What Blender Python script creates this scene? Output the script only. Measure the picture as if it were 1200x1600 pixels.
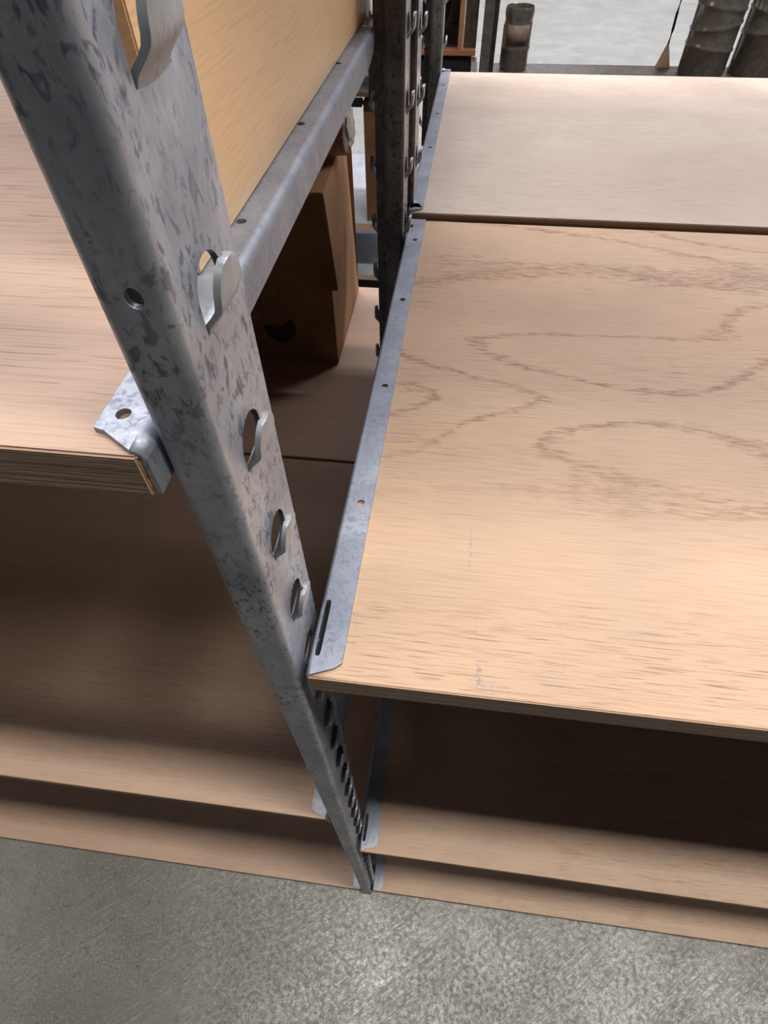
import bpy, bmesh, math, random
from mathutils import Vector, Matrix

# ------------------------------------------------------------------ clear
for o in list(bpy.data.objects):
    bpy.data.objects.remove(o, do_unlink=True)
S = bpy.context.scene
COL = S.collection
random.seed(7)

# ------------------------------------------------------------------ camera
cd = bpy.data.cameras.new('camera')
cam = bpy.data.objects.new('camera', cd)
COL.objects.link(cam)
cam.location = (0.05932, -0.10312, 1.44093)
cam.rotation_euler = (math.radians(38.5045), math.radians(0.75223), math.radians(7.00352))
cd.sensor_fit = 'HORIZONTAL'
cd.sensor_width = 36.0
cd.lens = 881.915 * 36.0 / 1200.0
cd.clip_start = 0.01
cd.clip_end = 100
S.camera = cam

# ------------------------------------------------------------------ world, lights, exposure
w = bpy.data.worlds.new('warehouse_air')
S.world = w
w.use_nodes = True
w.node_tree.nodes['Background'].inputs[0].default_value = (0.80, 0.86, 1.0, 1)
w.node_tree.nodes['Background'].inputs[1].default_value = 0.045

def area(name, loc, sx, sy, power, col, rot=(0, 0, 0)):
    l = bpy.data.lights.new(name, 'AREA')
    l.shape = 'RECTANGLE'
    l.size, l.size_y = sx, sy
    l.energy = power
    l.color = col
    o = bpy.data.objects.new(name, l)
    o.location = loc
    o.rotation_euler = rot
    COL.objects.link(o)
    return o
# rows of ceiling strip lamps over the aisles, then an added far-end fill (all run along the racks)
for lx in (-6.0, -0.45, 1.45, 3.35, 5.25):
    area('ceiling_lamp_front_aisle', (lx, -0.34, 5.6), 1.25, 0.32, 152, (1.0, 0.955, 0.885))
area('ceiling_lamp_rear_aisle', (0.9, 3.3, 5.6), 12.0, 0.30, 1420, (0.98, 0.96, 1.0))
area('ceiling_lamp_far_aisle', (2.5, 7.4, 5.6), 7.0, 0.30, 900, (0.95, 0.95, 1.0))
area('fill_lamp_far_end', (2.0, 12.5, 5.6), 12.0, 0.30, 1700, (0.95, 0.96, 1.0))  # unseen lamp added to brighten the far wall and floor

S.view_settings.view_transform = 'Standard'
S.view_settings.look = 'None'
S.view_settings.gamma = 1.0
S.view_settings.use_curve_mapping = False
S.view_settings.exposure = -1.02

# ------------------------------------------------------------------ materials
def srgb(r, g, b):
    f = lambda c: (c / 12.92) if c <= 0.04045 else ((c + 0.055) / 1.055) ** 2.4
    return (f(r / 255), f(g / 255), f(b / 255), 1)

class NT:
    def __init__(s, name, rough=0.5, metal=0.0, spec=0.5):
        s.m = bpy.data.materials.new(name)
        s.m.use_nodes = True
        s.t = s.m.node_tree
        s.b = s.t.nodes['Principled BSDF']
        s.b.inputs['Roughness'].default_value = rough
        s.b.inputs['Metallic'].default_value = metal
        s.b.inputs['Specular IOR Level'].default_value = spec
        s.co = s.t.nodes.new('ShaderNodeTexCoord')
    def link(s, a, b): s.t.links.new(a, b)
    def vec(s, scale=(1, 1, 1), loc=(0, 0, 0), rot=(0, 0, 0), src=None):
        n = s.t.nodes.new('ShaderNodeMapping')
        n.inputs['Location'].default_value = loc
        n.inputs['Rotation'].default_value = rot
        n.inputs['Scale'].default_value = scale
        s.link(src or s.co.outputs['Object'], n.inputs['Vector'])
        return n.outputs['Vector']
    def noise(s, vec, scale=1.0, detail=3.0, rough=0.5, dist=0.0):
        n = s.t.nodes.new('ShaderNodeTexNoise')
        n.inputs['Scale'].default_value = scale
        n.inputs['Detail'].default_value = detail
        n.inputs['Roughness'].default_value = rough
        n.inputs['Distortion'].default_value = dist
        s.link(vec, n.inputs['Vector'])
        return n.outputs['Fac']
    def ramp(s, fac, stops):
        n = s.t.nodes.new('ShaderNodeValToRGB')
        e = n.color_ramp.elements
        while len(e) < len(stops): e.new(0.5)
        for i, (p, c) in enumerate(stops):
            e[i].position = p
            e[i].color = c if len(c) == 4 else (*c, 1)
        s.link(fac, n.inputs['Fac'])
        return n.outputs['Color']
    def gray(s, fac, a, b, lo=0.0, hi=1.0):
        return s.ramp(fac, [(a, (lo, lo, lo)), (b, (hi, hi, hi))])
    def math(s, op, a, b=None):
        n = s.t.nodes.new('ShaderNodeMath')
        n.operation = op
        for i, v in enumerate((a, b)):
            if v is None: continue
            if isinstance(v, (int, float)): n.inputs[i].default_value = v
            else: s.link(v, n.inputs[i])
        return n.outputs[0]
    def mix(s, fac, a, b, mode='MIX'):
        n = s.t.nodes.new('ShaderNodeMix')
        n.data_type = 'RGBA'
        n.blend_type = mode
        for i, v in ((0, fac), (6, a), (7, b)):
            if isinstance(v, (int, float)): n.inputs[i].default_value = v
            elif isinstance(v, tuple): n.inputs[i].default_value = v
            else: s.link(v, n.inputs[i])
        return n.outputs[2]
    def col(s, c):
        if isinstance(c, tuple): s.b.inputs['Base Color'].default_value = c
        else: s.link(c, s.b.inputs['Base Color'])
    def rough(s, r): s.link(r, s.b.inputs['Roughness'])
    def bump(s, h, strength=0.3, dist=0.001):
        n = s.t.nodes.new('ShaderNodeBump')
        n.inputs['Strength'].default_value = strength
        n.inputs['Distance'].default_value = dist
        s.link(h, n.inputs['Height'])
        s.link(n.outputs['Normal'], s.b.inputs['Normal'])

def wood(name, light, mid, line, seed, along='x', cathedral=0.8, pores=0.8, rough=0.55, stain=0.35, scuffs=()):
    n = NT(name, rough)
    def V(l, c, k):        # l: along grain, c: across grain
        sc = (l, c, c) if along == 'x' else (c, l, c)
        return n.vec(sc, (seed * 1.7 + k, seed * 2.3 + k, seed * 0.9))
    # broad colour drift of the veneer
    drift = n.noise(V(1.2, 5.0, 1), 1.0, 2.0)
    base = n.mix(n.gray(drift, 0.35, 0.68), light, mid)
    # fine streaks
    st = n.noise(V(9, 420, 2), 1.0, 3.0, 0.6)
    base = n.mix(n.math('MULTIPLY', n.gray(st, 0.42, 0.72), 0.26), base, mid)
    st2 = n.noise(V(30, 1300, 3), 1.0, 2.0, 0.6)
    base = n.mix(n.math('MULTIPLY', n.gray(st2, 0.50, 0.66), 0.20), base, line)
    # cathedral figure: contour lines of a stretched noise field, broken into dashes
    fld = n.noise(V(2.4, 7.5, 4), 1.0, 1.2, 0.5)
    jit = n.noise(V(70, 260, 5), 1.0, 2.0, 0.6)
    f = n.math('ADD', n.math('MULTIPLY', fld, 9.0), n.math('MULTIPLY', jit, 0.42))
    fr = n.math('FRACT', f)
    tri = n.math('ABSOLUTE', n.math('SUBTRACT', fr, 0.5))
    ln = n.gray(tri, 0.0, 0.11, 1.0, 0.0)
    patch = n.gray(n.noise(V(1.3, 3.0, 6), 1.0, 1.0), 0.40, 0.56)
    dash = n.gray(n.noise(V(60, 900, 7), 1.0, 2.0, 0.6), 0.40, 0.56)
    m1 = n.math('MULTIPLY', n.math('MULTIPLY', ln, dash), n.math('MULTIPLY', patch, cathedral))
    base = n.mix(m1, base, line)
    # open pores: short dark dashes
    p = n.noise(V(36, 1900, 8), 1.0, 1.0, 0.4)
    pg = n.gray(p, 0.64, 0.69)
    pr = n.gray(n.noise(V(2.0, 9.0, 9), 1.0, 1.0), 0.38, 0.60)
    m2 = n.math('MULTIPLY', n.math('MULTIPLY', pg, pr), pores)
    base = n.mix(m2, base, (line[0] * 0.35, line[1] * 0.32, line[2] * 0.3, 1))
    # grey handling dirt, in patches
    dt = n.gray(n.noise(n.vec((1, 1, 1), (seed, seed * 3, 0)), 5.0, 4.0, 0.6), 0.48, 0.75)
    base = n.mix(n.math('MULTIPLY', dt, stain), base, srgb(150, 132, 122))
    # cross-grain scuffs
    sc = (9, 700, 1) if along == 'y' else (700, 9, 1)
    sf = n.gray(n.noise(n.vec(sc, (seed, 0, 0)), 1.0, 1.0), 0.70, 0.76)
    base = n.mix(n.math('MULTIPLY', sf, 0.16), base, srgb(150, 130, 120))
    for (cx, cy, rx, ry, am) in scuffs:           # rubbed grey marks with an outline of their own
        g = n.t.nodes.new('ShaderNodeVectorMath'); g.operation = 'LENGTH'
        n.link(n.vec((1 / rx, 1 / ry, 1.0), (-cx / rx, -cy / ry, 0)), g.inputs[0])
        mk = n.math('MULTIPLY', n.gray(g.outputs['Value'], 0.4, 1.0, 1.0, 0.0), n.gray(n.noise(n.vec((1, 1, 1), (cx, 7, 0)), 420, 3.0, 0.7), 0.45, 0.62))
        base = n.mix(n.math('MULTIPLY', mk, am), base, srgb(138, 130, 140))
    n.col(base)
    n.bump(n.math('SUBTRACT', st, m2), 0.25, 0.0006)
    return n.m

def ply_edge(name, a, b, c, seed):
    n = NT(name, 0.75)
    lay = n.noise(n.vec((3, 3, 420), (seed, 0, 0)), 1.0, 2.0, 0.5)
    col = n.ramp(lay, [(0.35, a), (0.5, b), (0.66, c)])
    fib = n.noise(n.vec((40, 40, 900), (seed, 3, 0)), 1.0, 3.0, 0.6)
    n.col(n.mix(n.math('MULTIPLY', n.gray(fib, 0.45, 0.7), 0.45), col, a))
    n.bump(fib, 0.5, 0.0008)
    return n.m

def galvanised(name, light, dark, spot, seed, spots=0.8, metal=0.55, rough=0.42, scale=1.0):
    n = NT(name, rough, metal)
    big = n.noise(n.vec((1, 1, 0.6), (seed, seed, seed)), 30 * scale, 4.0, 0.6, 0.5)
    base = n.mix(n.gray(big, 0.38, 0.64), light, dark)
    fine = n.noise(n.vec((1, 1, 0.6), (seed, 2, 0)), 380 * scale, 4.0, 0.65)
    base = n.mix(n.math('MULTIPLY', n.gray(fine, 0.42, 0.66), 0.35), base, dark)
    # short curled flow strokes of the zinc, clustered
    sp = n.noise(n.vec((1.0, 1.0, 0.55), (seed * 2, 5, 1)), 290 * scale, 2.5, 0.6, 1.1)
    where = n.gray(n.noise(n.vec((1, 1, 0.6), (seed * 3, 1, 4)), 42 * scale, 3.0, 0.6), 0.36, 0.58)
    mk = n.math('MULTIPLY', n.math('MULTIPLY', n.gray(sp, 0.54, 0.62), where), spots)
    base = n.mix(mk, base, spot)
    # a few bigger worn blots
    bl = n.gray(n.noise(n.vec((1.0, 1.0, 0.75), (seed, 9, 2)), 210 * scale, 4.0, 0.65, 0.6), 0.58, 0.66)
    base = n.mix(n.math('MULTIPLY', bl, 0.6 * spots), base, spot)
    # thin pale scratches along the length
    scr = n.gray(n.noise(n.vec((260, 260, 9), (seed, 0, 3)), 1.0, 2.0, 0.6), 0.70, 0.76)
    base = n.mix(n.math('MULTIPLY', scr, 0.30), base, srgb(205, 208, 212))
    n.col(base)
    n.rough(n.gray(sp, 0.3, 0.7, rough - 0.06, rough + 0.12))
    n.bump(n.math('ADD', fine, sp), 0.14, 0.0005)
    return n.m

def concrete(name):
    n = NT(name, 0.4, 0.0, 0.85)
    a = n.noise(n.vec(), 3.0, 6.0, 0.62, 0.3)
    base = n.ramp(a, [(0.3, srgb(98, 96, 87)), (0.5, srgb(116, 114, 105)), (0.7, srgb(136, 134, 128))])
    f = n.noise(n.vec(), 110.0, 7.0, 0.78)
    base = n.mix(n.math('MULTIPLY', n.gray(f, 0.46, 0.58), 0.65), base, srgb(70, 68, 62))
    f2 = n.noise(n.vec((1, 1, 1), (5, 2, 0)), 260.0, 4.0, 0.7)
    base = n.mix(n.math('MULTIPLY', n.gray(f2, 0.54, 0.62), 0.55), base, srgb(168, 166, 160))
    pit = n.gray(n.noise(n.vec((1, 1, 1), (3, 1, 0)), 48.0, 3.0, 0.65), 0.665, 0.69)
    base = n.mix(n.math('MULTIPLY', pit, 0.8), base, srgb(54, 50, 46))
    # drag scratches, in patches, plus long dark scuffs
    s1 = n.gray(n.noise(n.vec((11, 560, 1), src=n.vec(rot=(0, 0, math.radians(-38)))), 1.0, 2.0, 0.6), 0.55, 0.68)
    s1 = n.math('MULTIPLY', s1, n.gray(n.noise(n.vec((1, 1, 1), (1, 4, 0)), 7.0, 2.0), 0.44, 0.58))
    base = n.mix(n.math('MULTIPLY', s1, 0.42), base, srgb(182, 182, 180))
    s2 = n.gray(n.noise(n.vec((4, 150, 1), (4, 2, 0), src=n.vec(rot=(0, 0, math.radians(12)))), 1.0, 3.0, 0.6, 0.5), 0.71, 0.76)
    base = n.mix(n.math('MULTIPLY', s2, 0.5), base, srgb(66, 62, 56))
    n.col(base)
    r = n.noise(n.vec((1, 1, 1), (9.3, 0.4, 0)), 5.0, 4.0, 0.6)
    rr = n.math('ADD', n.gray(r, 0.38, 0.62, 0.15, 0.30), n.math('MULTIPLY', n.gray(f, 0.44, 0.58), 0.26))
    n.rough(rr)
    n.bump(n.math('ADD', n.math('ADD', f, n.math('MULTIPLY', f2, 0.5)), n.math('MULTIPLY', s1, 0.6)), 0.34, 0.0011)
    return n.m

def plain(name, a, b, scale=20, rough=0.6, metal=0.0, bump=0.15, det=4):
    n = NT(name, rough, metal)
    f = n.noise(n.vec(), scale, det, 0.6)
    n.col(n.mix(n.gray(f, 0.35, 0.65), a, b))
    if bump: n.bump(f, bump, 0.001)
    return n.m

def kraft(name, a, b, seed):
    n = NT(name, 0.8)
    f = n.noise(n.vec((1, 1, 1), (seed, 0, 0)), 14, 4, 0.6)
    c = n.mix(n.gray(f, 0.35, 0.65), a, b)
    fl = n.noise(n.vec((300, 300, 22), (seed, 0, 0)), 1.0, 2.0)
    c = n.mix(n.math('MULTIPLY', n.gray(fl, 0.45, 0.7), 0.2), c, b)
    n.col(c)
    n.bump(f, 0.2, 0.002)
    return n.m

LINE = srgb(128, 78, 52)
W_RM = wood('oak_veneer_broad_figure', srgb(212, 181, 151), srgb(190, 156, 127), LINE, 1.3, cathedral=0.75, pores=0.68, scuffs=((0.0886, 0.011, 0.0025, 0.010, 0.75), (0.094, 0.005, 0.011, 0.005, 0.4), (0.0824, 0.085, 0.0014, 0.02, 0.5)))
W_RR = wood('oak_veneer_grey', srgb(206, 190, 176), srgb(192, 174, 160), LINE, 4.1, cathedral=0.15, pores=0.5, stain=0.5)
W_LU = wood('oak_veneer_straight', srgb(204, 176, 156), srgb(184, 154, 134), LINE, 6.2, cathedral=0.12, pores=0.6)
W_LL = wood('oak_veneer_plain', srgb(196, 166, 144), srgb(178, 148, 126), LINE, 8.4, cathedral=0.1, pores=0.35)
W_RL = wood('oak_veneer_mottled', srgb(198, 168, 144), srgb(176, 146, 122), LINE, 11.7, cathedral=0.25, pores=0.45)
W_PANEL = wood('oak_veneer_golden', srgb(250, 216, 170), srgb(226, 184, 134), srgb(166, 116, 74), 14.2, along='y', cathedral=0.0, pores=0.5, rough=0.38, stain=0.1)
W_BACK = plain('weathered_and_shaded_timber', srgb(96, 82, 72), srgb(66, 54, 48), 30)  # weathered brown; on the pipe shelf it also carries painted shade
W_REAR = wood('timber_red_brown', srgb(176, 118, 82), srgb(140, 86, 58), srgb(80, 44, 30), 3.3, cathedral=0.1, pores=0.5)
EDGE = ply_edge('plywood_edge', srgb(136, 114, 97), srgb(156, 132, 113), srgb(172, 148, 128), 2.0)
EDGE2 = ply_edge('plywood_edge_pale', srgb(120, 92, 66), srgb(160, 128, 96), srgb(186, 156, 120), 5.0)
SPLIT = ply_edge('split_plywood', srgb(92, 52, 26), srgb(178, 132, 84), srgb(222, 188, 140), 9.0)
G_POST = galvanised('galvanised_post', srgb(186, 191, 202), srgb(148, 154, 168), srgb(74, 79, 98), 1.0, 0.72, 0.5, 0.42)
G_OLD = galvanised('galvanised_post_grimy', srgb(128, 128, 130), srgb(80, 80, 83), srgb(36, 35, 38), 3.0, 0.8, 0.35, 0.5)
G_BRK = galvanised('galvanised_bracket', srgb(166, 172, 184), srgb(140, 146, 160), srgb(104, 110, 124), 5.0, 0.45, 0.55, 0.45)
G_TAB = galvanised('galvanised_tab', srgb(186, 189, 194), srgb(156, 160, 166), srgb(104, 108, 116), 7.0, 0.45, 0.5, 0.42)
G_IN = galvanised('galvanised_channel_inside_shade', srgb(84, 80, 78), srgb(58, 55, 54), srgb(36, 34, 34), 2.0, 0.5, 0.3, 0.6)  # dark inner faces: shade of the channel put into the colour
G_SIDE = galvanised('galvanised_side_lit', srgb(196, 198, 200), srgb(168, 170, 172), srgb(110, 112, 116), 7.5, 0.35, 0.8, 0.24)  # lighter zinc for side legs, painting in the light they catch
G_DUCT = plain('galvanised_duct', srgb(152, 146, 139), srgb(128, 122, 116), 60, 0.26, 0.6, 0.02)
WALL = plain('pale_wall_paint', srgb(214, 216, 220), srgb(204, 206, 212), 3, 0.8)
UNDER = plain('plywood_underside_darkened', srgb(104, 80, 62), srgb(82, 62, 48), 40, 0.85)  # underside colour darkened to deepen the shade between shelves
CONC = concrete('sealed_concrete')
CARD = kraft('corrugated_cardboard', srgb(176, 132, 92), srgb(154, 112, 76), 1.0)
CARD2 = kraft('cardboard_dark', srgb(120, 78, 52), srgb(96, 60, 40), 4.0)
KRAFT = kraft('kraft_paper', srgb(180, 132, 92), srgb(150, 104, 70), 7.0)
TAPE = plain('packing_tape', srgb(160, 122, 88), srgb(148, 110, 78), 60, 0.35)
INK = plain('brown_ink', srgb(58, 34, 24), srgb(72, 44, 32), 200, 0.7)
WHITE = plain('white_paper', srgb(222, 216, 208), srgb(200, 192, 184), 30, 0.7)
BLACK = plain('black_rubber', srgb(22, 20, 20), srgb(32, 30, 30), 60, 0.5)
DARKM = plain('dark_steel', srgb(64, 60, 58), srgb(46, 42, 40), 50, 0.5, 0.3)
GREYS = plain('grey_steel', srgb(120, 116, 112), srgb(96, 92, 90), 50, 0.5, 0.4)
GREYB = plain('grey_laminate', srgb(150, 152, 160), srgb(132, 134, 142), 18, 0.6)
PINKW = plain('raw_pine', srgb(196, 166, 146), srgb(176, 146, 126), 40, 0.7)
STICK = plain('faded_label', srgb(150, 132, 122), srgb(122, 106, 98), 90, 0.6)

SH = 0.0105        # the racks stand a hair out of square
# ------------------------------------------------------------------ mesh helpers
def link(name, me, mats, parent=None, loc=(0, 0, 0), rz=0.0):
    o = bpy.data.objects.new(name, me)
    if not isinstance(mats, (list, tuple)): mats = [mats]
    if len(me.materials) == 0:
        for m in mats: me.materials.append(m)
    o.location = loc
    o.rotation_euler = (0, 0, rz)
    if parent is not None: o.parent = parent
    COL.objects.link(o)
    return o

def empty(name, loc, label, cat, group=None, rz=0.0):
    o = bpy.data.objects.new(name, None)
    o.empty_display_size = 0.05
    o.location = loc
    o.rotation_euler = (0, 0, rz)
    COL.objects.link(o)
    return tag(o, label, cat, group)

def tag(o, label, cat, group=None):
    o['label'] = label
    o['category'] = cat
    if group: o['group'] = group
    return o

def finish(bm, name, smooth=35):
    bmesh.ops.recalc_face_normals(bm, faces=bm.faces)
    me = bpy.data.meshes.new(name)
    bm.to_mesh(me)
    bm.free()
    if smooth:
        for p in me.polygons: p.use_smooth = True
        me.set_sharp_from_angle(angle=math.radians(smooth))
    return me

def box_mesh(name, x0, x1, y0, y1, z0, z1, bev=0.0, seg=1, shear=0.0, side_slot=None, end_slot=None, under_slot=None):
    bm = bmesh.new()
    vs = [bm.verts.new((x + shear * y, y, z)) for x in (x0, x1) for y in (y0, y1) for z in (z0, z1)]
    for q in ((0, 1, 3, 2), (4, 6, 7, 5), (0, 4, 5, 1), (2, 3, 7, 6), (0, 2, 6, 4), (1, 5, 7, 3)):
        bm.faces.new([vs[i] for i in q])
    bmesh.ops.recalc_face_normals(bm, faces=bm.faces)
    for f in bm.faces:
        if side_slot is not None and abs(f.normal.z) < 0.5: f.material_index = side_slot
        if under_slot is not None and f.normal.z < -0.5: f.material_index = under_slot
        if end_slot is not None and f.normal.x > 0.9: f.material_index = end_slot
    if bev:
        bmesh.ops.bevel(bm, geom=list(bm.edges), offset=bev, segments=seg, affect='EDGES', clamp_overlap=True)
    return finish(bm, name)

def board_mesh(name, x0, x1, d, t, notch=None, split=False, shear=SH):
    o = [(x0, 0.0), (x1, 0.0), (x1, d), (x0, d)]
    if notch:
        o += [(x0, notch[1]), (x0 + 0.0078, notch[1]), (x0 + 0.0078, notch[0]), (x0, notch[0])]
    bm = bmesh.new()
    lo = [bm.verts.new((x + shear * y, y, -t)) for x, y in o]
    hi = [bm.verts.new((x + shear * y, y, 0.0)) for x, y in o]
    bm.faces.new(hi).material_index = 0
    bm.faces.new(lo[::-1]).material_index = 2
    n = len(o)
    for i in range(n):
        f = bm.faces.new((lo[i], lo[(i + 1) % n], hi[(i + 1) % n], hi[i]))
        f.material_index = 3 if (split and i == 1) else 1
    bmesh.ops.recalc_face_normals(bm, faces=bm.faces)
    bmesh.ops.bevel(bm, geom=list(bm.edges), offset=0.0007, segments=2, affect='EDGES', clamp_overlap=True)
    return finish(bm, name)

def folded(name, n, rows, P, holes, smooth_segs=(), seg_mat=None):
    """A folded sheet: n profile points swept over rows; holes[(segment,row)] = list of (t,s)
    with t in 0..1 across the segment and s the sweep value, counter-clockwise from t small, s small."""
    bm = bmesh.new()
    g = [[bm.verts.new(P(i, s)) for i in range(n)] for s in rows]
    for r in range(len(rows) - 1):
        for i in range(n - 1):
            a, b, c, d = g[r][i], g[r][i + 1], g[r + 1][i + 1], g[r + 1][i]
            hs = holes.get((i, r))
            if hs is None:
                f = bm.faces.new((a, b, c, d))
                f.smooth = i in smooth_segs
                if seg_mat: f.material_index = seg_mat.get(i, 0)
                continue
            hv = []
            for (t, s) in hs:
                p, q = Vector(P(i, s)), Vector(P(i + 1, s))
                hv.append(bm.verts.new(p.lerp(q, t)))
            k = len(hv)
            cs = (a, b, c, d)
            q4 = k // 4
            for j in range(4):
                for m in range(q4):
                    h0, h1 = hv[(j * q4 + m) % k], hv[(j * q4 + m + 1) % k]
                    f = bm.faces.new((cs[j], h1, h0))
                    if seg_mat: f.material_index = seg_mat.get(i, 0)
                f = bm.faces.new((cs[j], cs[(j + 1) % 4], hv[((j + 1) * q4) % k]))
                if seg_mat: f.material_index = seg_mat.get(i, 0)
    me = bpy.data.meshes.new(name)
    bm.normal_update()
    bm.to_mesh(me)
    bm.free()
    return me

def solidify(o, t, offset=-1.0):
    m = o.modifiers.new('sheet thickness', 'SOLIDIFY')
    m.thickness = t
    m.offset = offset
    m.use_even_offset = False
    return o

def round_hole(tc, sc, rt, rs, k=24, power=2.0):
    """points of a (super)ellipse, first point in the quarter of the (t small, s small) corner"""
    out = []
    for j in range(k):
        a = -math.pi + 2 * math.pi * j / k
        c, s_ = math.cos(a), math.sin(a)
        out.append((tc + rt * math.copysign(abs(c) ** (2 / power), c), sc + rs * math.copysign(abs(s_) ** (2 / power), s_)))
    return out

def lathe_mesh(name, prof, n=40, closed=False):
    bm = bmesh.new()
    rings = []
    for (r, z) in prof:
        rings.append([bm.verts.new((r * math.cos(2 * math.pi * k / n), r * math.sin(2 * math.pi * k / n), z)) for k in range(n)])
    for a, b in zip(rings, rings[1:]):
        for k in range(n):
            bm.faces.new((a[k], a[(k + 1) % n], b[(k + 1) % n], b[k]))
    return finish(bm, name, 50)

def tube_mesh(name, pts, r, n=8):
    bm = bmesh.new()
    rings = []
    for i, p in enumerate(pts):
        p = Vector(p)
        d = (Vector(pts[min(i + 1, len(pts) - 1)]) - Vector(pts[max(i - 1, 0)])).normalized()
        u = d.cross(Vector((0, 0, 1)))
        if u.length < 1e-3: u = d.cross(Vector((1, 0, 0)))
        u.normalize()
        v = d.cross(u)
        rings.append([bm.verts.new(p + r * (u * math.cos(2 * math.pi * k / n) + v * math.sin(2 * math.pi * k / n))) for k in range(n)])
    for a, b in zip(rings, rings[1:]):
        for k in range(n): bm.faces.new((a[k], a[(k + 1) % n], b[(k + 1) % n], b[k]))
    bm.faces.new(rings[0]); bm.faces.new(rings[-1])
    return finish(bm, name, 50)

# ------------------------------------------------------------------ setting
bm = bmesh.new()
vs = [bm.verts.new(p) for p in ((-14, -8, 0), (14, -8, 0), (14, 20, 0), (-14, 20, 0))]
bm.faces.new(vs)
fl = link('floor', finish(bm, 'floor', 0), CONC)
fl['kind'] = 'structure'
fl['label'] = 'scuffed grey sealed concrete floor'

bm = bmesh.new()
vs = [bm.verts.new(p) for p in ((-14, 15, 0), (14, 15, 0), (14, 15, 6.5), (-14, 15, 6.5))]
bm.faces.new(vs)
wb = link('wall_back', finish(bm, 'wall_back', 0), WALL)
wb['kind'] = 'structure'
wb['label'] = 'pale painted far wall of the warehouse'

# ------------------------------------------------------------------ upright posts
PITCH, ZS = 0.0508, 1.4094
PW, PD, PR = 0.0179, 0.0419, 0.0034
TH = 0.0019
YC, HW, HH = 0.0215, 0.0090, 0.0165          # slot centre, half width, height

def tab_mesh(name, mirror=False):
    """a tongue punched out of the post: rooted at its foot, stepped outward, round at the top"""
    bm = bmesh.new()
    sg = -1 if mirror else 1
    nz, ny = 16, 10
    ring = {}
    for side in (0, 1):
        for i in range(nz + 1):
            z = HH * 0.992 * math.sin(math.pi / 2 * i / nz)
            zc = HH - HW
            hw = HW * 0.93 if z < zc else HW * 0.93 * math.sqrt(max(1e-4, 1 - ((z - zc) / HW) ** 2))
            hw = max(hw, HW * 0.16)
            t = min(1.0, z / 0.0075)
            off = 0.0046 * (t * t * (3 - 2 * t)) + 0.0012 * (z / HH)
            for j in range(ny + 1):
                y = -hw + 2 * hw * j / ny
                bow = 0.0007 * (1 - (2 * j / ny - 1) ** 2)
                ring[(side, i, j)] = bm.verts.new((sg * (off + bow - TH * side), y, z))
    for i in range(nz):
        for j in range(ny):
            bm.faces.new([ring[(0, i, j)], ring[(0, i, j + 1)], ring[(0, i + 1, j + 1)], ring[(0, i + 1, j)]])
            bm.faces.new([ring[(1, i, j)], ring[(1, i + 1, j)], ring[(1, i + 1, j + 1)], ring[(1, i, j + 1)]])
    per = [(0, j) for j in range(ny + 1)] + [(i, ny) for i in range(1, nz + 1)] + [(nz, j) for j in range(ny - 1, -1, -1)] + [(i, 0) for i in range(nz - 1, 0, -1)]
    for a, b in zip(per, per[1:] + per[:1]):
        bm.faces.new([ring[(0, *a)], ring[(1, *a)], ring[(1, *b)], ring[(0, *b)]])
    bmesh.ops.recalc_face_normals(bm, faces=bm.faces)
    rim = [e for e in bm.edges if len(e.link_faces) == 2 and e.calc_face_angle(0) > 1.0]
    bmesh.ops.bevel(bm, geom=rim, offset=0.00045, segments=2, affect='EDGES', clamp_overlap=True)
    return finish(bm, name, 45)

TAB_R = tab_mesh('hook_tab_right')
TAB_L = tab_mesh('hook_tab_left', True)

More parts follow.
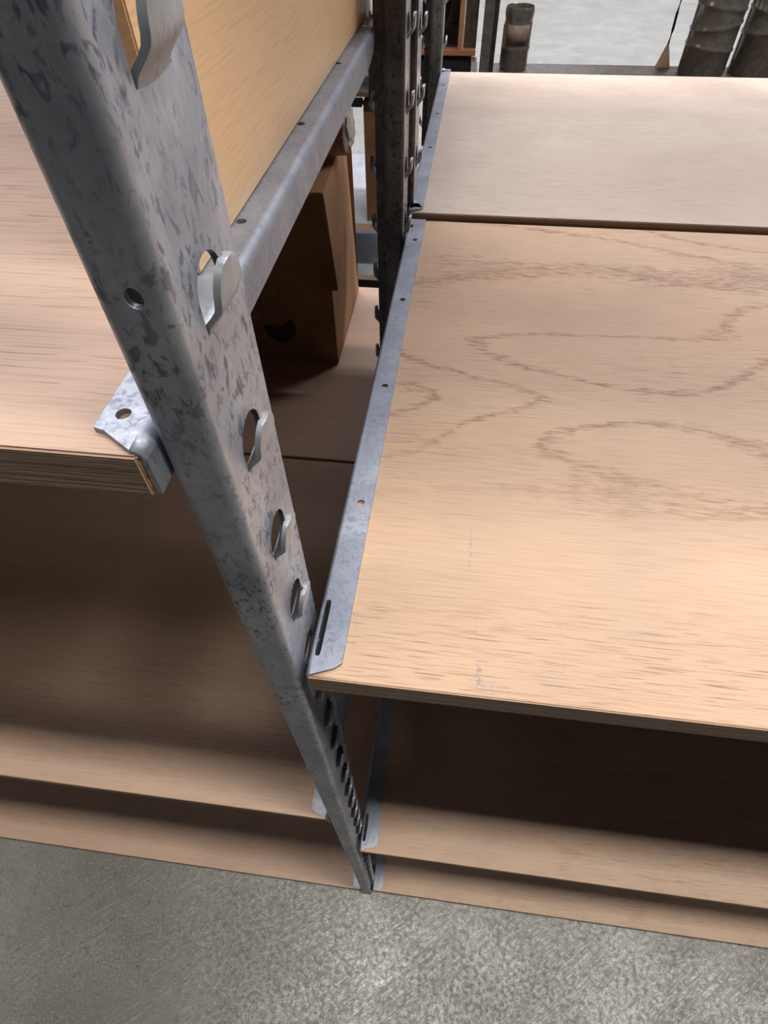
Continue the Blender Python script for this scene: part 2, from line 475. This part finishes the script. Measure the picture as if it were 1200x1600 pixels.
def post(loc, label, mat, tabmat, klo, khi, stepped=False, left_tabs=False, webhole=None, zoff=0.0, cat='shelving post', sidemat=None):
    """channel upright: web to the front, two legs to the back, each leg punched with hooked tabs"""
    e = empty('upright_post', loc, label, cat, 'upright posts of the racks')
    prof = [(0.0, PD)]
    prof += [(0.0, PR)]
    for k in range(1, 9):
        a = math.pi / 2 * k / 8
        prof.append((-PR + PR * math.cos(a), PR - PR * math.sin(a)))
    prof += [(-PW + PR, 0.0)]
    webseg = len(prof) - 2
    for k in range(1, 9):
        a = math.pi / 2 * k / 8
        prof.append((-PW + PR - PR * math.sin(a), PR - PR * math.cos(a)))
    if stepped:
        prof += [(-PW, 0.010), (-PW - 0.009, 0.0115)]
    prof += [(-PW - (0.009 if stepped else 0.0), PD)]
    leftseg = len(prof) - 2
    zb = [ZS + zoff - k * PITCH for k in range(klo, khi - 1, -1)]      # roots, rising
    rows = [0.0]
    cells = []
    for z in zb:
        rows.append(z - 0.006)
        cells.append((len(rows) - 1, z))
        rows.append(z + HH + 0.006)
    rows.append(2.66)
    holes = {}
    L = PD - PR
    for r, z in cells:
        hp = []
        K = 40
        q4 = K // 4
        zm = (HH - HW) * 0.9                    # level of the side mid points
        quarters = []
        # rear side down to the foot, along to the middle of the foot
        quarters.append([(YC + HW, zm * (1 - m / 5)) for m in range(5)] + [(YC + HW * (1 - m / 5), 0.0) for m in range(5)])
        quarters.append([(YC - HW * m / 5, 0.0) for m in range(5)] + [(YC - HW, zm * m / 5) for m in range(5)])
        def arc(a0, a1, m): 
            an = a0 + (a1 - a0) * m / q4
            return (YC + HW * math.cos(an), max(zm, HH - HW + HW * math.sin(an)))
        quarters.append([arc(math.pi, math.pi / 2, m) for m in range(q4)])
        quarters.append([arc(math.pi / 2, 0.0, m) for m in range(q4)])
        for qd in quarters:
            for (y, zz) in qd: hp.append(((PD - y) / L, z + zz))
        holes[(0, r)] = hp
        if left_tabs:
            y0 = 0.0115 if stepped else PR
            LL = PD - y0
            hp2 = []
            for (t, s) in hp:
                y = PD - t * L
                hp2.append(((y - y0) / LL, s))
            hp2 = [hp2[(K // 2 - i) % K] for i in range(K)]
            holes[(leftseg, r)] = hp2
    if webhole:
        for wz in webhole:
            for r in range(len(rows) - 1):
                if rows[r] < wz - 0.004 and rows[r + 1] > wz + 0.004 :
                    holes[(webseg, r)] = round_hole(0.42, wz, 0.20, 0.0025)
    def P(i, s): return (prof[i][0], prof[i][1], s)
    arcs = set(range(1, webseg)) | set(range(webseg + 1, webseg + 9))
    me = folded('channel', len(prof), rows, P, holes, arcs, {0: 1, 1: 1, 2: 1})
    me.flip_normals()
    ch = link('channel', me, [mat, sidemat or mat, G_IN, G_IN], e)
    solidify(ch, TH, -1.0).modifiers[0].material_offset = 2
    for z in zb:
        t = link('hook_tab', TAB_R, tabmat, e, (0.0, YC, z))
        if left_tabs:
            link('hook_tab', TAB_L, tabmat, e, (-PW - (0.009 if stepped else 0), YC, z))
    return e

front_post = post((0, 0, 0), 'mottled galvanised steel upright in the foreground, running from top left to the floor', G_POST, G_TAB, 26, -6, webhole=[1.3757])
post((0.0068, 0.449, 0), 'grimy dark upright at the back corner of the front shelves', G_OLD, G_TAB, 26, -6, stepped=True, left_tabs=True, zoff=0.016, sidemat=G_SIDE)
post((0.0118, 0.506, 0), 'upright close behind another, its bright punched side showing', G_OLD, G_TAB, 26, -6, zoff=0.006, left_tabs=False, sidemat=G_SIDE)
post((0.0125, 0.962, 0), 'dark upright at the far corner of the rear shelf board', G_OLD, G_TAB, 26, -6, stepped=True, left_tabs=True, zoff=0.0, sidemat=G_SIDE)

# ------------------------------------------------------------------ shelves: board + end bracket
SH = 0.0105        # the racks stand a hair out of square

def bracket(parent, side, y0, y1, ztop, xf, width, leg, slots, dimples, front_skew=0.0, tail=0.0, mat=None):
    """steel angle over the board end: flange on top, leg down the end. side +1: board to the right"""
    R = 0.0038 if side < 0 else 0.002
    FZ = 0.0075
    # profile from the inner flange edge to the foot of the leg
    prof = [(width, 0.0)] + [(R - R * math.sin(math.pi / 2 * k / 5), -R + R * math.cos(math.pi / 2 * k / 5)) for k in range(6)] + [(0.0, -leg)]
    LAST = len(prof) - 1
    rows = set()
    rows.update([y0, y0 + FZ, y1, y1 - 0.004])
    cells = []
    for (a, b) in slots: rows.update([a - 0.002, b + 0.002]); cells.append((a - 0.002, 's', a, b))
    for d in dimples: rows.update([d - 0.006, d + 0.006]); cells.append((d - 0.006, 'd', d, 0))
    if tail:
        for k in range(1, 6): rows.add(y1 - tail * (1 - k / 6) ** 1.0)
        rows.add(y1 - tail)
    rows = sorted(rows)
    holes = {}
    for c in cells:
        r = rows.index(c[0])
        if c[1] == 's':
            holes[(0, r)] = round_hole(0.885, (c[2] + c[3]) / 2, 0.105, (c[3] - c[2]) / 2, 24, 6.0)
        else:
            holes[(0, r)] = round_hole(0.46, c[2], 0.0022 / (width - R), 0.0023)
    def P(i, s):
        a, b = prof[i]
        y = s
        f = max(0.0, 1 - (s - y0) / FZ)
        if i == 0:
            a -= 0.0035 * f                               # clipped corner
            y += front_skew * f
        if tail and s > y1 - tail:
            q = (s - (y1 - tail)) / tail
            k = 1 - math.sqrt(max(0.0, 1 - q * q))
            if i == LAST: b = b + (leg - R - 0.0008) * k
            if i == 0: a = a - (width - R - 0.0008) * k * 0.8
        return (xf + side * a + (SH if side > 0 else SH * 0.35) * y, y, ztop + b)
    me = folded('end_bracket', len(prof), rows, P, holes, range(1, LAST - 1))
    if side > 0: me.flip_normals()
    o = link('end_bracket', me, mat or G_BRK, parent)
    solidify(o, 0.0018, -1.0)
    return o

def shelf(label, loc, x0, x1, depth, t, mats, xf, side, width, leg, slots, dimples, skew=0.0, tail=0.0, y_in=0.001, back_in=0.002, group=None, split=False, cat='shelf', far=None):
    """loc: front of the board, at the level of its top face"""
    e = empty('shelf', loc, label, cat, group or 'plywood shelves')
    ms = [mats[0], mats[1], UNDER]
    if split: ms.append(SPLIT)
    b = link('board', board_mesh('board', x0, x1, depth, t, slots[0] if slots else None, split, SH if side > 0 else SH * 0.35), ms, e)
    bracket(e, side, y_in, depth - back_in, 0.0019, xf, width, leg, slots, dimples, skew, tail)
    return e

DIM = [0.1115, 0.2226, 0.3383, 0.4522]
DEP = 0.4905
BT = 0.0162
# right-hand bay
shelf('wide oak plywood shelf at right with wavy grain figure and steel end strip', (0, 0, 1.174), 0.0048, 2.44, DEP, BT, (W_RM, EDGE), 0.0042, 1, 0.0168, 0.030, [(0.011, 0.043), (0.458, 0.476)], [0.1115, 0.2226, 0.3383, 0.4450], skew=0.0045)
shelf('pale plywood shelf directly behind the wavy-grained one, level with it', (0.0024, 0.4945, 1.1795), 0.0048, 2.44, 0.4870, BT, (W_RR, EDGE), 0.0042, 1, 0.0150, 0.030, [(0.006, 0.026), (0.476, 0.490)], [0.171, 0.290, 0.411], skew=0.004)
shelf('lower right plywood shelf half in shadow under the wavy-grained shelf', (0, 0, 0.616), 0.0048, 2.44, DEP, BT * 0.8, (W_RL, EDGE2), 0.0042, 1, 0.0215, 0.028, [(0.011, 0.043)], DIM[1:3], skew=0.0045)
shelf('bottom right plywood shelf just above the concrete floor', (0, 0.004, 0.062), 0.0048, 2.44, DEP, BT, (W_RL, EDGE), 0.0042, 1, 0.0200, 0.028, [], DIM[1:3], skew=0.002)
shelf('unseen rear right plywood shelf added below the pale one as a light block', (0.0024, 0.4945, 0.92), 0.0048, 2.44, 0.4870, BT, (W_RR, EDGE), 0.0042, 1, 0.0150, 0.030, [], [0.171, 0.290])  # unseen board added to keep rear light off the lower shelf
# left-hand bay
XL = -0.0184
shelf('upper left plywood shelf with a split front corner, beside the foreground upright', (0, -0.0073, 1.3331), -2.46, -0.0206, DEP - 0.0, BT, (W_LU, EDGE), XL, -1, 0.0172, 0.0175, [], [0.0145, 0.132, 0.245, 0.357], skew=0.0065, tail=0.05, back_in=0.035, y_in=0.001, split=True)
shelf('plywood shelf at left two levels above the floor, its back half in shadow', (0, 0, 0.802), -2.46, -0.0206, DEP, BT * 0.8, (W_LL, EDGE2), XL, -1, 0.0188, 0.026, [], DIM[1:3], skew=0.0045)
shelf('rear left plywood shelf carrying the cardboard box', (0.004, 0.4955, 0.802), -2.46, -0.0206, 0.505, BT * 0.8, (W_LL, EDGE2), XL, -1, 0.0188, 0.026, [], DIM[1:3])
shelf('bottom left plywood shelf just above the concrete floor', (0, 0.002, 0.062), -2.46, -0.0206, DEP, BT, (W_LL, EDGE), XL, -1, 0.0188, 0.026, [], DIM[1:3], skew=0.002)
shelf('upper rear left plywood shelf behind the standing golden panel', (0.004, 0.4850, 1.3331), -2.46, -0.0206, 0.5085, BT, (W_LU, EDGE), XL, -1, 0.0135, 0.0235, [], DIM[1:3])

# top-stock boards closing the front bays overhead (they shade the back halves of the shelves)
for (x0, x1, lab) in ((0.0048, 2.44, 'top board of the right bay high overhead'), (-2.46, -0.0206, 'top board of the left bay high overhead')):
    e = empty('overhead_shelf', (0, 0.0, 2.62), lab, 'shelf', 'plywood shelves')
    link('board', board_mesh('overhead_board', x0, x1, DEP, 0.018), [W_LL, EDGE, UNDER], e)

# golden plywood panel standing on edge on the upper left shelf
pe = empty('plywood_panel', (-0.0318, 0.082, 1.3352), 'golden oak plywood panel standing on edge on the upper left shelf', 'panel')
link('sheet', box_mesh('panel_sheet', -0.016, 0.0, 0, 0.42, 0, 0.30, 0.0006, 2, SH, None), [W_PANEL, EDGE2], pe)

# ------------------------------------------------------------------ cardboard box on the rear left shelf
def bulged_box(name, x0, x1, y0, y1, z0, z1, amp):
    bm = bmesh.new()
    N = 8
    def face(fn):
        g = [[bm.verts.new(fn(i / N, j / N)) for j in range(N + 1)] for i in range(N + 1)]
        for i in range(N):
            for j in range(N): bm.faces.new((g[i][j], g[i + 1][j], g[i + 1][j + 1], g[i][j + 1]))
    b = lambda u, v: amp * 16 * u * (1 - u) * v * (1 - v)
    X = lambda u: x0 + (x1 - x0) * u
    Y = lambda u: y0 + (y1 - y0) * u
    Z = lambda u: z0 + (z1 - z0) * u
    face(lambda u, v: (X(u), y0 - b(u, v) * 0.3, Z(v)))
    face(lambda u, v: (X(u), y1 + b(u, v), Z(v)))
    face(lambda u, v: (x1 + b(u, v) - 0.010 * u * v, Y(u), Z(v)))
    face(lambda u, v: (x0 - b(u, v), Y(u), Z(v)))
    face(lambda u, v: (X(u) - 0.010 * u * v, Y(v), z1 + b(u, v) * 0.3))
    face(lambda u, v: (X(u), Y(v), z0))
    bmesh.ops.remove_doubles(bm, verts=bm.verts, dist=0.0004)
    return finish(bm, name, 30)

be = empty('cardboard_box', (-0.136, 0.737, 0.8025), 'large brown cardboard box on the rear left shelf, front in deep shade', 'box')
link('carton', bulged_box('carton', -0.42, 0.0, 0, 0.247, 0, 0.292, 0.006), CARD, be)
fm = box_mesh('flap', -0.42, 0.0, -0.0095, -0.0045, 0.150, 0.296, 0.0012, 2)
for v in fm.vertices:
    if v.co.x > -0.2: v.co.x += 0.002 + 0.011 * (0.296 - v.co.z) / 0.146
    v.co.y -= 0.004 * (0.296 - v.co.z) / 0.146
link('flap', fm, CARD, be)
link('tape', box_mesh('tape', -0.122, -0.092, -0.0044, -0.0024, 0.075, 0.148, 0.0002, 1), TAPE, be)
# round printed stamp, its upper part hidden under the tape
bm = bmesh.new()
def disc_sector(cx, cz, r0, r1, a0, a1, y, n=24):
    ps = []
    for k in range(n + 1):
        a = math.radians(a0 + (a1 - a0) * k / n)
        ps.append((bm.verts.new((cx + r0 * math.cos(a), y, cz + r0 * math.sin(a))), bm.verts.new((cx + r1 * math.cos(a), y, cz + r1 * math.sin(a)))))
    for a, b in zip(ps, ps[1:]): bm.faces.new((a[0], a[1], b[1], b[0]))
disc_sector(-0.099, 0.068, 0.012, 0.0285, 170, 400, -0.0027)
disc_sector(-0.099, 0.068, 0.002, 0.0100, 185, 355, -0.0027)
for k in range(9):
    x = -0.121 + k * 0.005
    disc_sector(x, 0.072, 0.0004, 0.0019, 0, 360, -0.0030, 8)
st = link('printed_stamp', finish(bm, 'printed_stamp', 0), INK, be)
st['label'] = 'round dark brown printed stamp, smudged'

# kraft-wrapped bundle on the box with a crumpled white paper end
ke = empty('kraft_paper_bundle', (-0.162, 0.870, 1.0965), 'rolled kraft paper bundle with crumpled white end on top of the box', 'paper bundle')
bm = bmesh.new()
rg = []
random.seed(3)
for i in range(13):
    x = -0.16 + 0.20 * i / 12
    rr = 0.0365 * (1 - 0.10 * (i / 12) ** 3)
    rg.append([bm.verts.new((x + 0.02 * math.cos(2 * math.pi * k / 28) * 0, rr * (1 + 0.05 * math.sin(3 * k + i)) * math.cos(2 * math.pi * k / 28), 0.036 + rr * (1 + 0.04 * math.sin(2 * k - i)) * math.sin(2 * math.pi * k / 28))) for k in range(28)])
for a, b in zip(rg, rg[1:]):
    for k in range(28): bm.faces.new((a[k], a[(k + 1) % 28], b[(k + 1) % 28], b[k]))
bm.faces.new(rg[0]); bm.faces.new(rg[-1])
link('kraft_roll', finish(bm, 'kraft_roll', 50), KRAFT, ke)
bm = bmesh.new()
bmesh.ops.create_icosphere(bm, subdivisions=3, radius=0.029)
for v in bm.verts:
    d = v.co.normalized()
    j = 1 + 0.16 * math.sin(17 * d.x + 9 * d.z) * math.cos(13 * d.y + 5 * d.z) + random.uniform(-0.05, 0.05)
    v.co = Vector((d.x * 0.011, d.y * 0.031, d.z * 0.033)) * j + Vector((0.041, 0, 0.040))
link('crumpled_paper', finish(bm, 'crumpled_paper', 12), WHITE, ke)

# ------------------------------------------------------------------ rack across the rear aisle
BY = 2.30
def slab(name, label, cat, x0, x1, y0, y1, z0, z1, top, edge, group=None):
    o = link(name, box_mesh(name, 0, x1 - x0, 0, y1 - y0, 0, z1 - z0, 0.001, 1, 0, 1), [top, edge], None, (x0, y0, z0))
    return tag(o, label, cat, group)

slab('back_shelf', 'dark narrow shelf behind the rear board with sheet-metal pipes standing on it', 'shelf', 0.10, 1.9, BY - 0.20, BY + 0.115, 0.835, 0.862, W_BACK, W_BACK, 'shelves of the rack across the aisle')  # dark timber colour stands in for the shadow of the shelf above
slab('back_shelf', 'dark shelf edge along the top of the view above the pipes', 'shelf', 0.50, 1.9, BY + 0.118, BY + 0.45, 1.068, 1.085, W_REAR, W_BACK, 'shelves of the rack across the aisle')
slab('back_shelf', 'red-brown timber shelf holding the coil of black cable', 'shelf', -0.55, 0.066, BY, BY + 0.40, 0.905, 0.921, W_REAR, W_REAR, 'shelves of the rack across the aisle')
slab('back_shelf', 'low grey shelf with pale edge seen between box and grimy upright', 'shelf', -1.4, -0.135, BY, BY + 0.75, 0.308, 0.336, GREYB, PINKW, 'shelves of the rack across the aisle')
slab('back_shelf', 'lowest grey shelf with pale edge seen between box and grimy upright', 'shelf', -1.4, -0.135, BY, BY + 0.55, 0.085, 0.109, GREYB, PINKW, 'shelves of the rack across the aisle')
slab('back_shelf', 'thin dark shelf edge glimpsed left of the standing brown carton', 'shelf', -1.4, -0.33, BY + 0.02, BY + 0.06, 0.745, 0.765, DARKM, DARKM, 'shelves of the rack across the aisle')
slab('shadow_gap_strip', 'black strip painted as the shadow gap under the lowest grey shelf', 'shadow strip', -1.4, -0.135, BY + 0.02, BY + 0.05, 0.0, 0.083, BLACK, BLACK)  # black strip standing in for the shadow gap below the shelf

# support posts of that rack
def angle_post(loc, h, label, m):
    bm = bmesh.new()
    for (x0, x1, y0, y1) in ((0, 0.032, 0, 0.003), (0, 0.003, 0.003, 0.035)):
        vs = [bm.verts.new((x, y, z)) for x in (x0, x1) for y in (y0, y1) for z in (0, h)]
        for q in ((0, 1, 3, 2), (4, 6, 7, 5), (0, 4, 5, 1), (2, 3, 7, 6), (0, 2, 6, 4), (1, 5, 7, 3)): bm.faces.new([vs[i] for i in q])
    e = empty('angle_iron_post', loc, label, 'shelving post', 'posts of the rack across the aisle')
    link('angle_iron', finish(bm, 'angle_iron', 0), m, e)
    bm = bmesh.new()
    vs = [bm.verts.new((x, y, z)) for x in (0.032, 0.047) for y in (0.012, 0.016) for z in (0, h)]
    for q in ((0, 1, 3, 2), (4, 6, 7, 5), (0, 4, 5, 1), (2, 3, 7, 6), (0, 2, 6, 4), (1, 5, 7, 3)): bm.faces.new([vs[i] for i in q])
    link('dark_strip', finish(bm, 'dark_strip', 0), DARKM, e)
    return e
angle_post((0.083, BY - 0.01, 0), 1.7, 'grey angle-iron post between the cable coil and the short pipe', GREYS)
angle_post((1.86, BY - 0.01, 0), 1.7, 'grey angle-iron post beyond the tall pipes', GREYS)
angle_post((-0.60, BY - 0.01, 0), 1.7, 'grey angle-iron post behind the big carton', GREYS)

# unseen shelf and cartons added above the view to block the far lamps
slab('back_shelf', 'unseen top shelf added across the aisle under the light-blocking cartons', 'shelf', -3.0, 3.2, BY, BY + 0.45, 1.705, 1.725, W_BACK, W_BACK, 'shelves of the rack across the aisle')
for k in range(6):
    oc = empty('light_block_carton', (-3.0 + k * 1.035, BY + 0.02, 1.7255), ['leftmost', 'second from left', 'third from left', 'third from right', 'second from right', 'rightmost'][k] + ' unseen carton added to block far lamps, atop the rack across the aisle', 'box', 'unseen light-blocking cartons')
    link('carton', bulged_box('light_block_body', 0.0, 1.02, 0, 0.4, 0, 0.95, 0.004), CARD, oc)
    link('tape', box_mesh('light_block_tape', 0.01, 1.0, 0.17, 0.23, 0.952, 0.954, 0.0003), TAPE, oc)

# coil of black cable in front of a black panel, cardboard wall, plank
bt = empty('open_carton', (-0.50, BY + 0.02, 0.9215), 'open-fronted carton with black inside on the red-brown shelf', 'box')
link('carton_wall', box_mesh('carton_wall', 0.505, 0.518, -0.02, 0.32, 0, 0.42, 0.001), CARD, bt)
link('carton_wall', box_mesh('carton_wall_l', 0.0, 0.013, 0.0, 0.32, 0, 0.42, 0.001), CARD, bt)
link('carton_back', box_mesh('carton_back', 0.013, 0.505, 0.30, 0.312, 0, 0.42, 0.001), BLACK, bt)
link('carton_floor', box_mesh('carton_floor', 0.013, 0.505, 0.02, 0.30, 0.0, 0.004, 0.0005), BLACK, bt)
ce = empty('cable_coil', (-0.11, BY + 0.10, 0.9258), 'loops of thin black cable standing inside the open carton', 'cable')
for k in range(3):
    R = 0.105 - 0.008 * k
    pts = [(R * math.cos(2 * math.pi * i / 40), -0.02 * k + 0.01 * math.sin(2 * math.pi * i / 40), 0.107 + R * math.sin(2 * math.pi * i / 40) - 0.0 * k) for i in range(41)]
    link('loop', tube_mesh('cable_loop', pts, 0.0022, 6), DARKM, ce)
pk = link('wooden_plank', box_mesh('wooden_plank', 0, 0.042, 0, 0.02, 0, 0.45, 0.001), W_BACK, None, (0.0235, BY + 0.03, 0.9212))
tag(pk, 'weathered grey-brown plank standing right of the open carton', 'plank')
# dark bin below with a white label
bn = empty('parts_bin', (-0.30, BY + 0.01, 0.80), 'dark bin with white side strip under the red-brown shelf', 'bin')
link('bin_body', box_mesh('bin_body', 0, 0.355, 0, 0.3, 0, 0.098, 0.004, 2), BLACK, bn)
link('white_strip', box_mesh('white_strip', 0.356, 0.372, 0.0, 0.01, 0.0, 0.100, 0.001), WHITE, bn)
slab('back_shelf', 'dark shelf under the parts bin', 'shelf', -0.55, 0.08, BY, BY + 0.4, 0.782, 0.799, W_BACK, W_BACK, 'shelves of the rack across the aisle')

# tall brown carton on the low grey shelf
tc = empty('tall_carton', (-0.326, BY + 0.03, 0.3365), 'tall dark brown carton standing on the low grey shelf', 'box')
link('carton', bulged_box('tall_carton_body', 0.0, 0.16, 0, 0.3, 0, 0.425, 0.004), CARD2, tc)
link('flap', box_mesh('tall_carton_flap', 0.002, 0.158, 0.002, 0.298, 0.426, 0.430, 0.001), CARD2, tc)

# ------------------------------------------------------------------ sheet-metal pipes
def pipe(loc, r, h, label, beads, collar=True, skew=0.0, rz=0.0):
    e = empty('duct_pipe', loc, label, 'pipe', 'sheet-metal pipes on the dark shelf', rz)
    prof = [(r * 0.965, 0.0), (r, 0.006)]
    z = 0.006
    marks = sorted(beads)
    for b in marks:
        prof += [(r, b - 0.006), (r * 1.045, b - 0.002), (r * 1.045, b + 0.002), (r, b + 0.006)]
    if collar:
        prof += [(r, h - 0.040), (r * 0.955, h - 0.036), (r * 0.99, h - 0.03), (r * 1.03, h - 0.018), (r * 1.01, h - 0.004), (r * 0.97, h), (r * 0.93, h - 0.003), (r * 0.92, h - 0.05), (r * 0.92, 0.004)]
    else:
        prof += [(r, h), (r * 0.975, h), (r * 0.97, h - 0.06), (r * 0.965, 0.004)]
    me = lathe_mesh('pipe_shell', prof, 44)
    if skew:
        for v in me.vertices:
            for i, b in enumerate(marks):
                if abs(v.co.z - b) < 0.009:
                    v.co.z += skew * (1 if i % 2 else -0.5) * v.co.x
                    break
    link('pipe_shell', me, G_DUCT, e)
    # raised lock seam down the back-left
    link('lock_seam', box_mesh('lock_seam', -r - 0.0018, -r + 0.001, -0.004, 0.004, 0.008, h - 0.045 if collar else h - 0.002, 0.0006), G_DUCT, e)
    return e

def wrap_label(parent, r, a0, a1, z0, z1, m, name='paper_label', n=10):
    bm = bmesh.new()
    ps = []
    for k in range(n + 1):
        a = math.radians(a0 + (a1 - a0) * k / n)
        ps.append((bm.verts.new((r * math.cos(a), r * math.sin(a), z0)), bm.verts.new((r * math.cos(a), r * math.sin(a), z1))))
    for a, b in zip(ps, ps[1:]): bm.faces.new((a[0], b[0], b[1], a[1]))
    o = link(name, finish(bm, name, 60), m, parent)
    return solidify(o, 0.0004, 0.0)

p1 = pipe((0.199, BY + 0.055, 0.8625), 0.0455, 0.163, 'short sheet-metal pipe with crimped collar standing alone on the dark shelf', [0.058])
lb1 = wrap_label(p1, 0.0462, -140, -38, 0.068, 0.122, STICK)
for k in range(6):
    wrap_label(lb1, 0.0466, -82 + k * 4.2, -80 + k * 4.2, 0.072, 0.080, BLACK, 'barcode_bar', 2)
p2 = pipe((0.815, BY + 0.03, 0.8625), 0.0720, 0.42, 'tall jointed sheet-metal pipe nearest the pale floor gap', [0.075, 0.128, 0.175, 0.26], collar=False, skew=0.16)
p3 = pipe((0.978, BY + 0.050, 0.8625), 0.0680, 0.42, 'tall jointed sheet-metal pipe with white barcode sticker at the right edge', [0.115, 0.155, 0.25], collar=False, skew=-0.22)
lb3 = wrap_label(p3, 0.0686, -116, -62, 0.172, 0.215, WHITE, 'barcode_sticker')
for k in range(9):
    wrap_label(lb3, 0.0692, -108 + k * 4.6, -105.8 + k * 4.6 + (k % 3) * 0.7, 0.180, 0.208, BLACK, 'barcode_bar', 2)

# thin dark rod with a pale triangular foot
re_ = empty('thin_rod', (0.705, BY + 0.10, 0.8625), 'thin dark rod with a pale triangular wooden foot left of the tall pipes', 'rod')
link('rod', tube_mesh('rod', [(0, 0, 0.06), (0.001, 0, 0.10), (-0.001, 0, 0.14), (0, 0, 0.185)], 0.0042, 8), BLACK, re_)
bm = bmesh.new()
tri = [(-0.020, 0.0), (0.026, 0.0), (0.0, 0.066)]
f0 = [bm.verts.new((x, -0.008, z)) for x, z in tri]
f1 = [bm.verts.new((x, 0.008, z)) for x, z in tri]
bm.faces.new(f0); bm.faces.new(f1[::-1])
for i in range(3): bm.faces.new((f0[i], f0[(i + 1) % 3], f1[(i + 1) % 3], f1[i]))
link('foot', finish(bm, 'foot', 0), PINKW, re_)
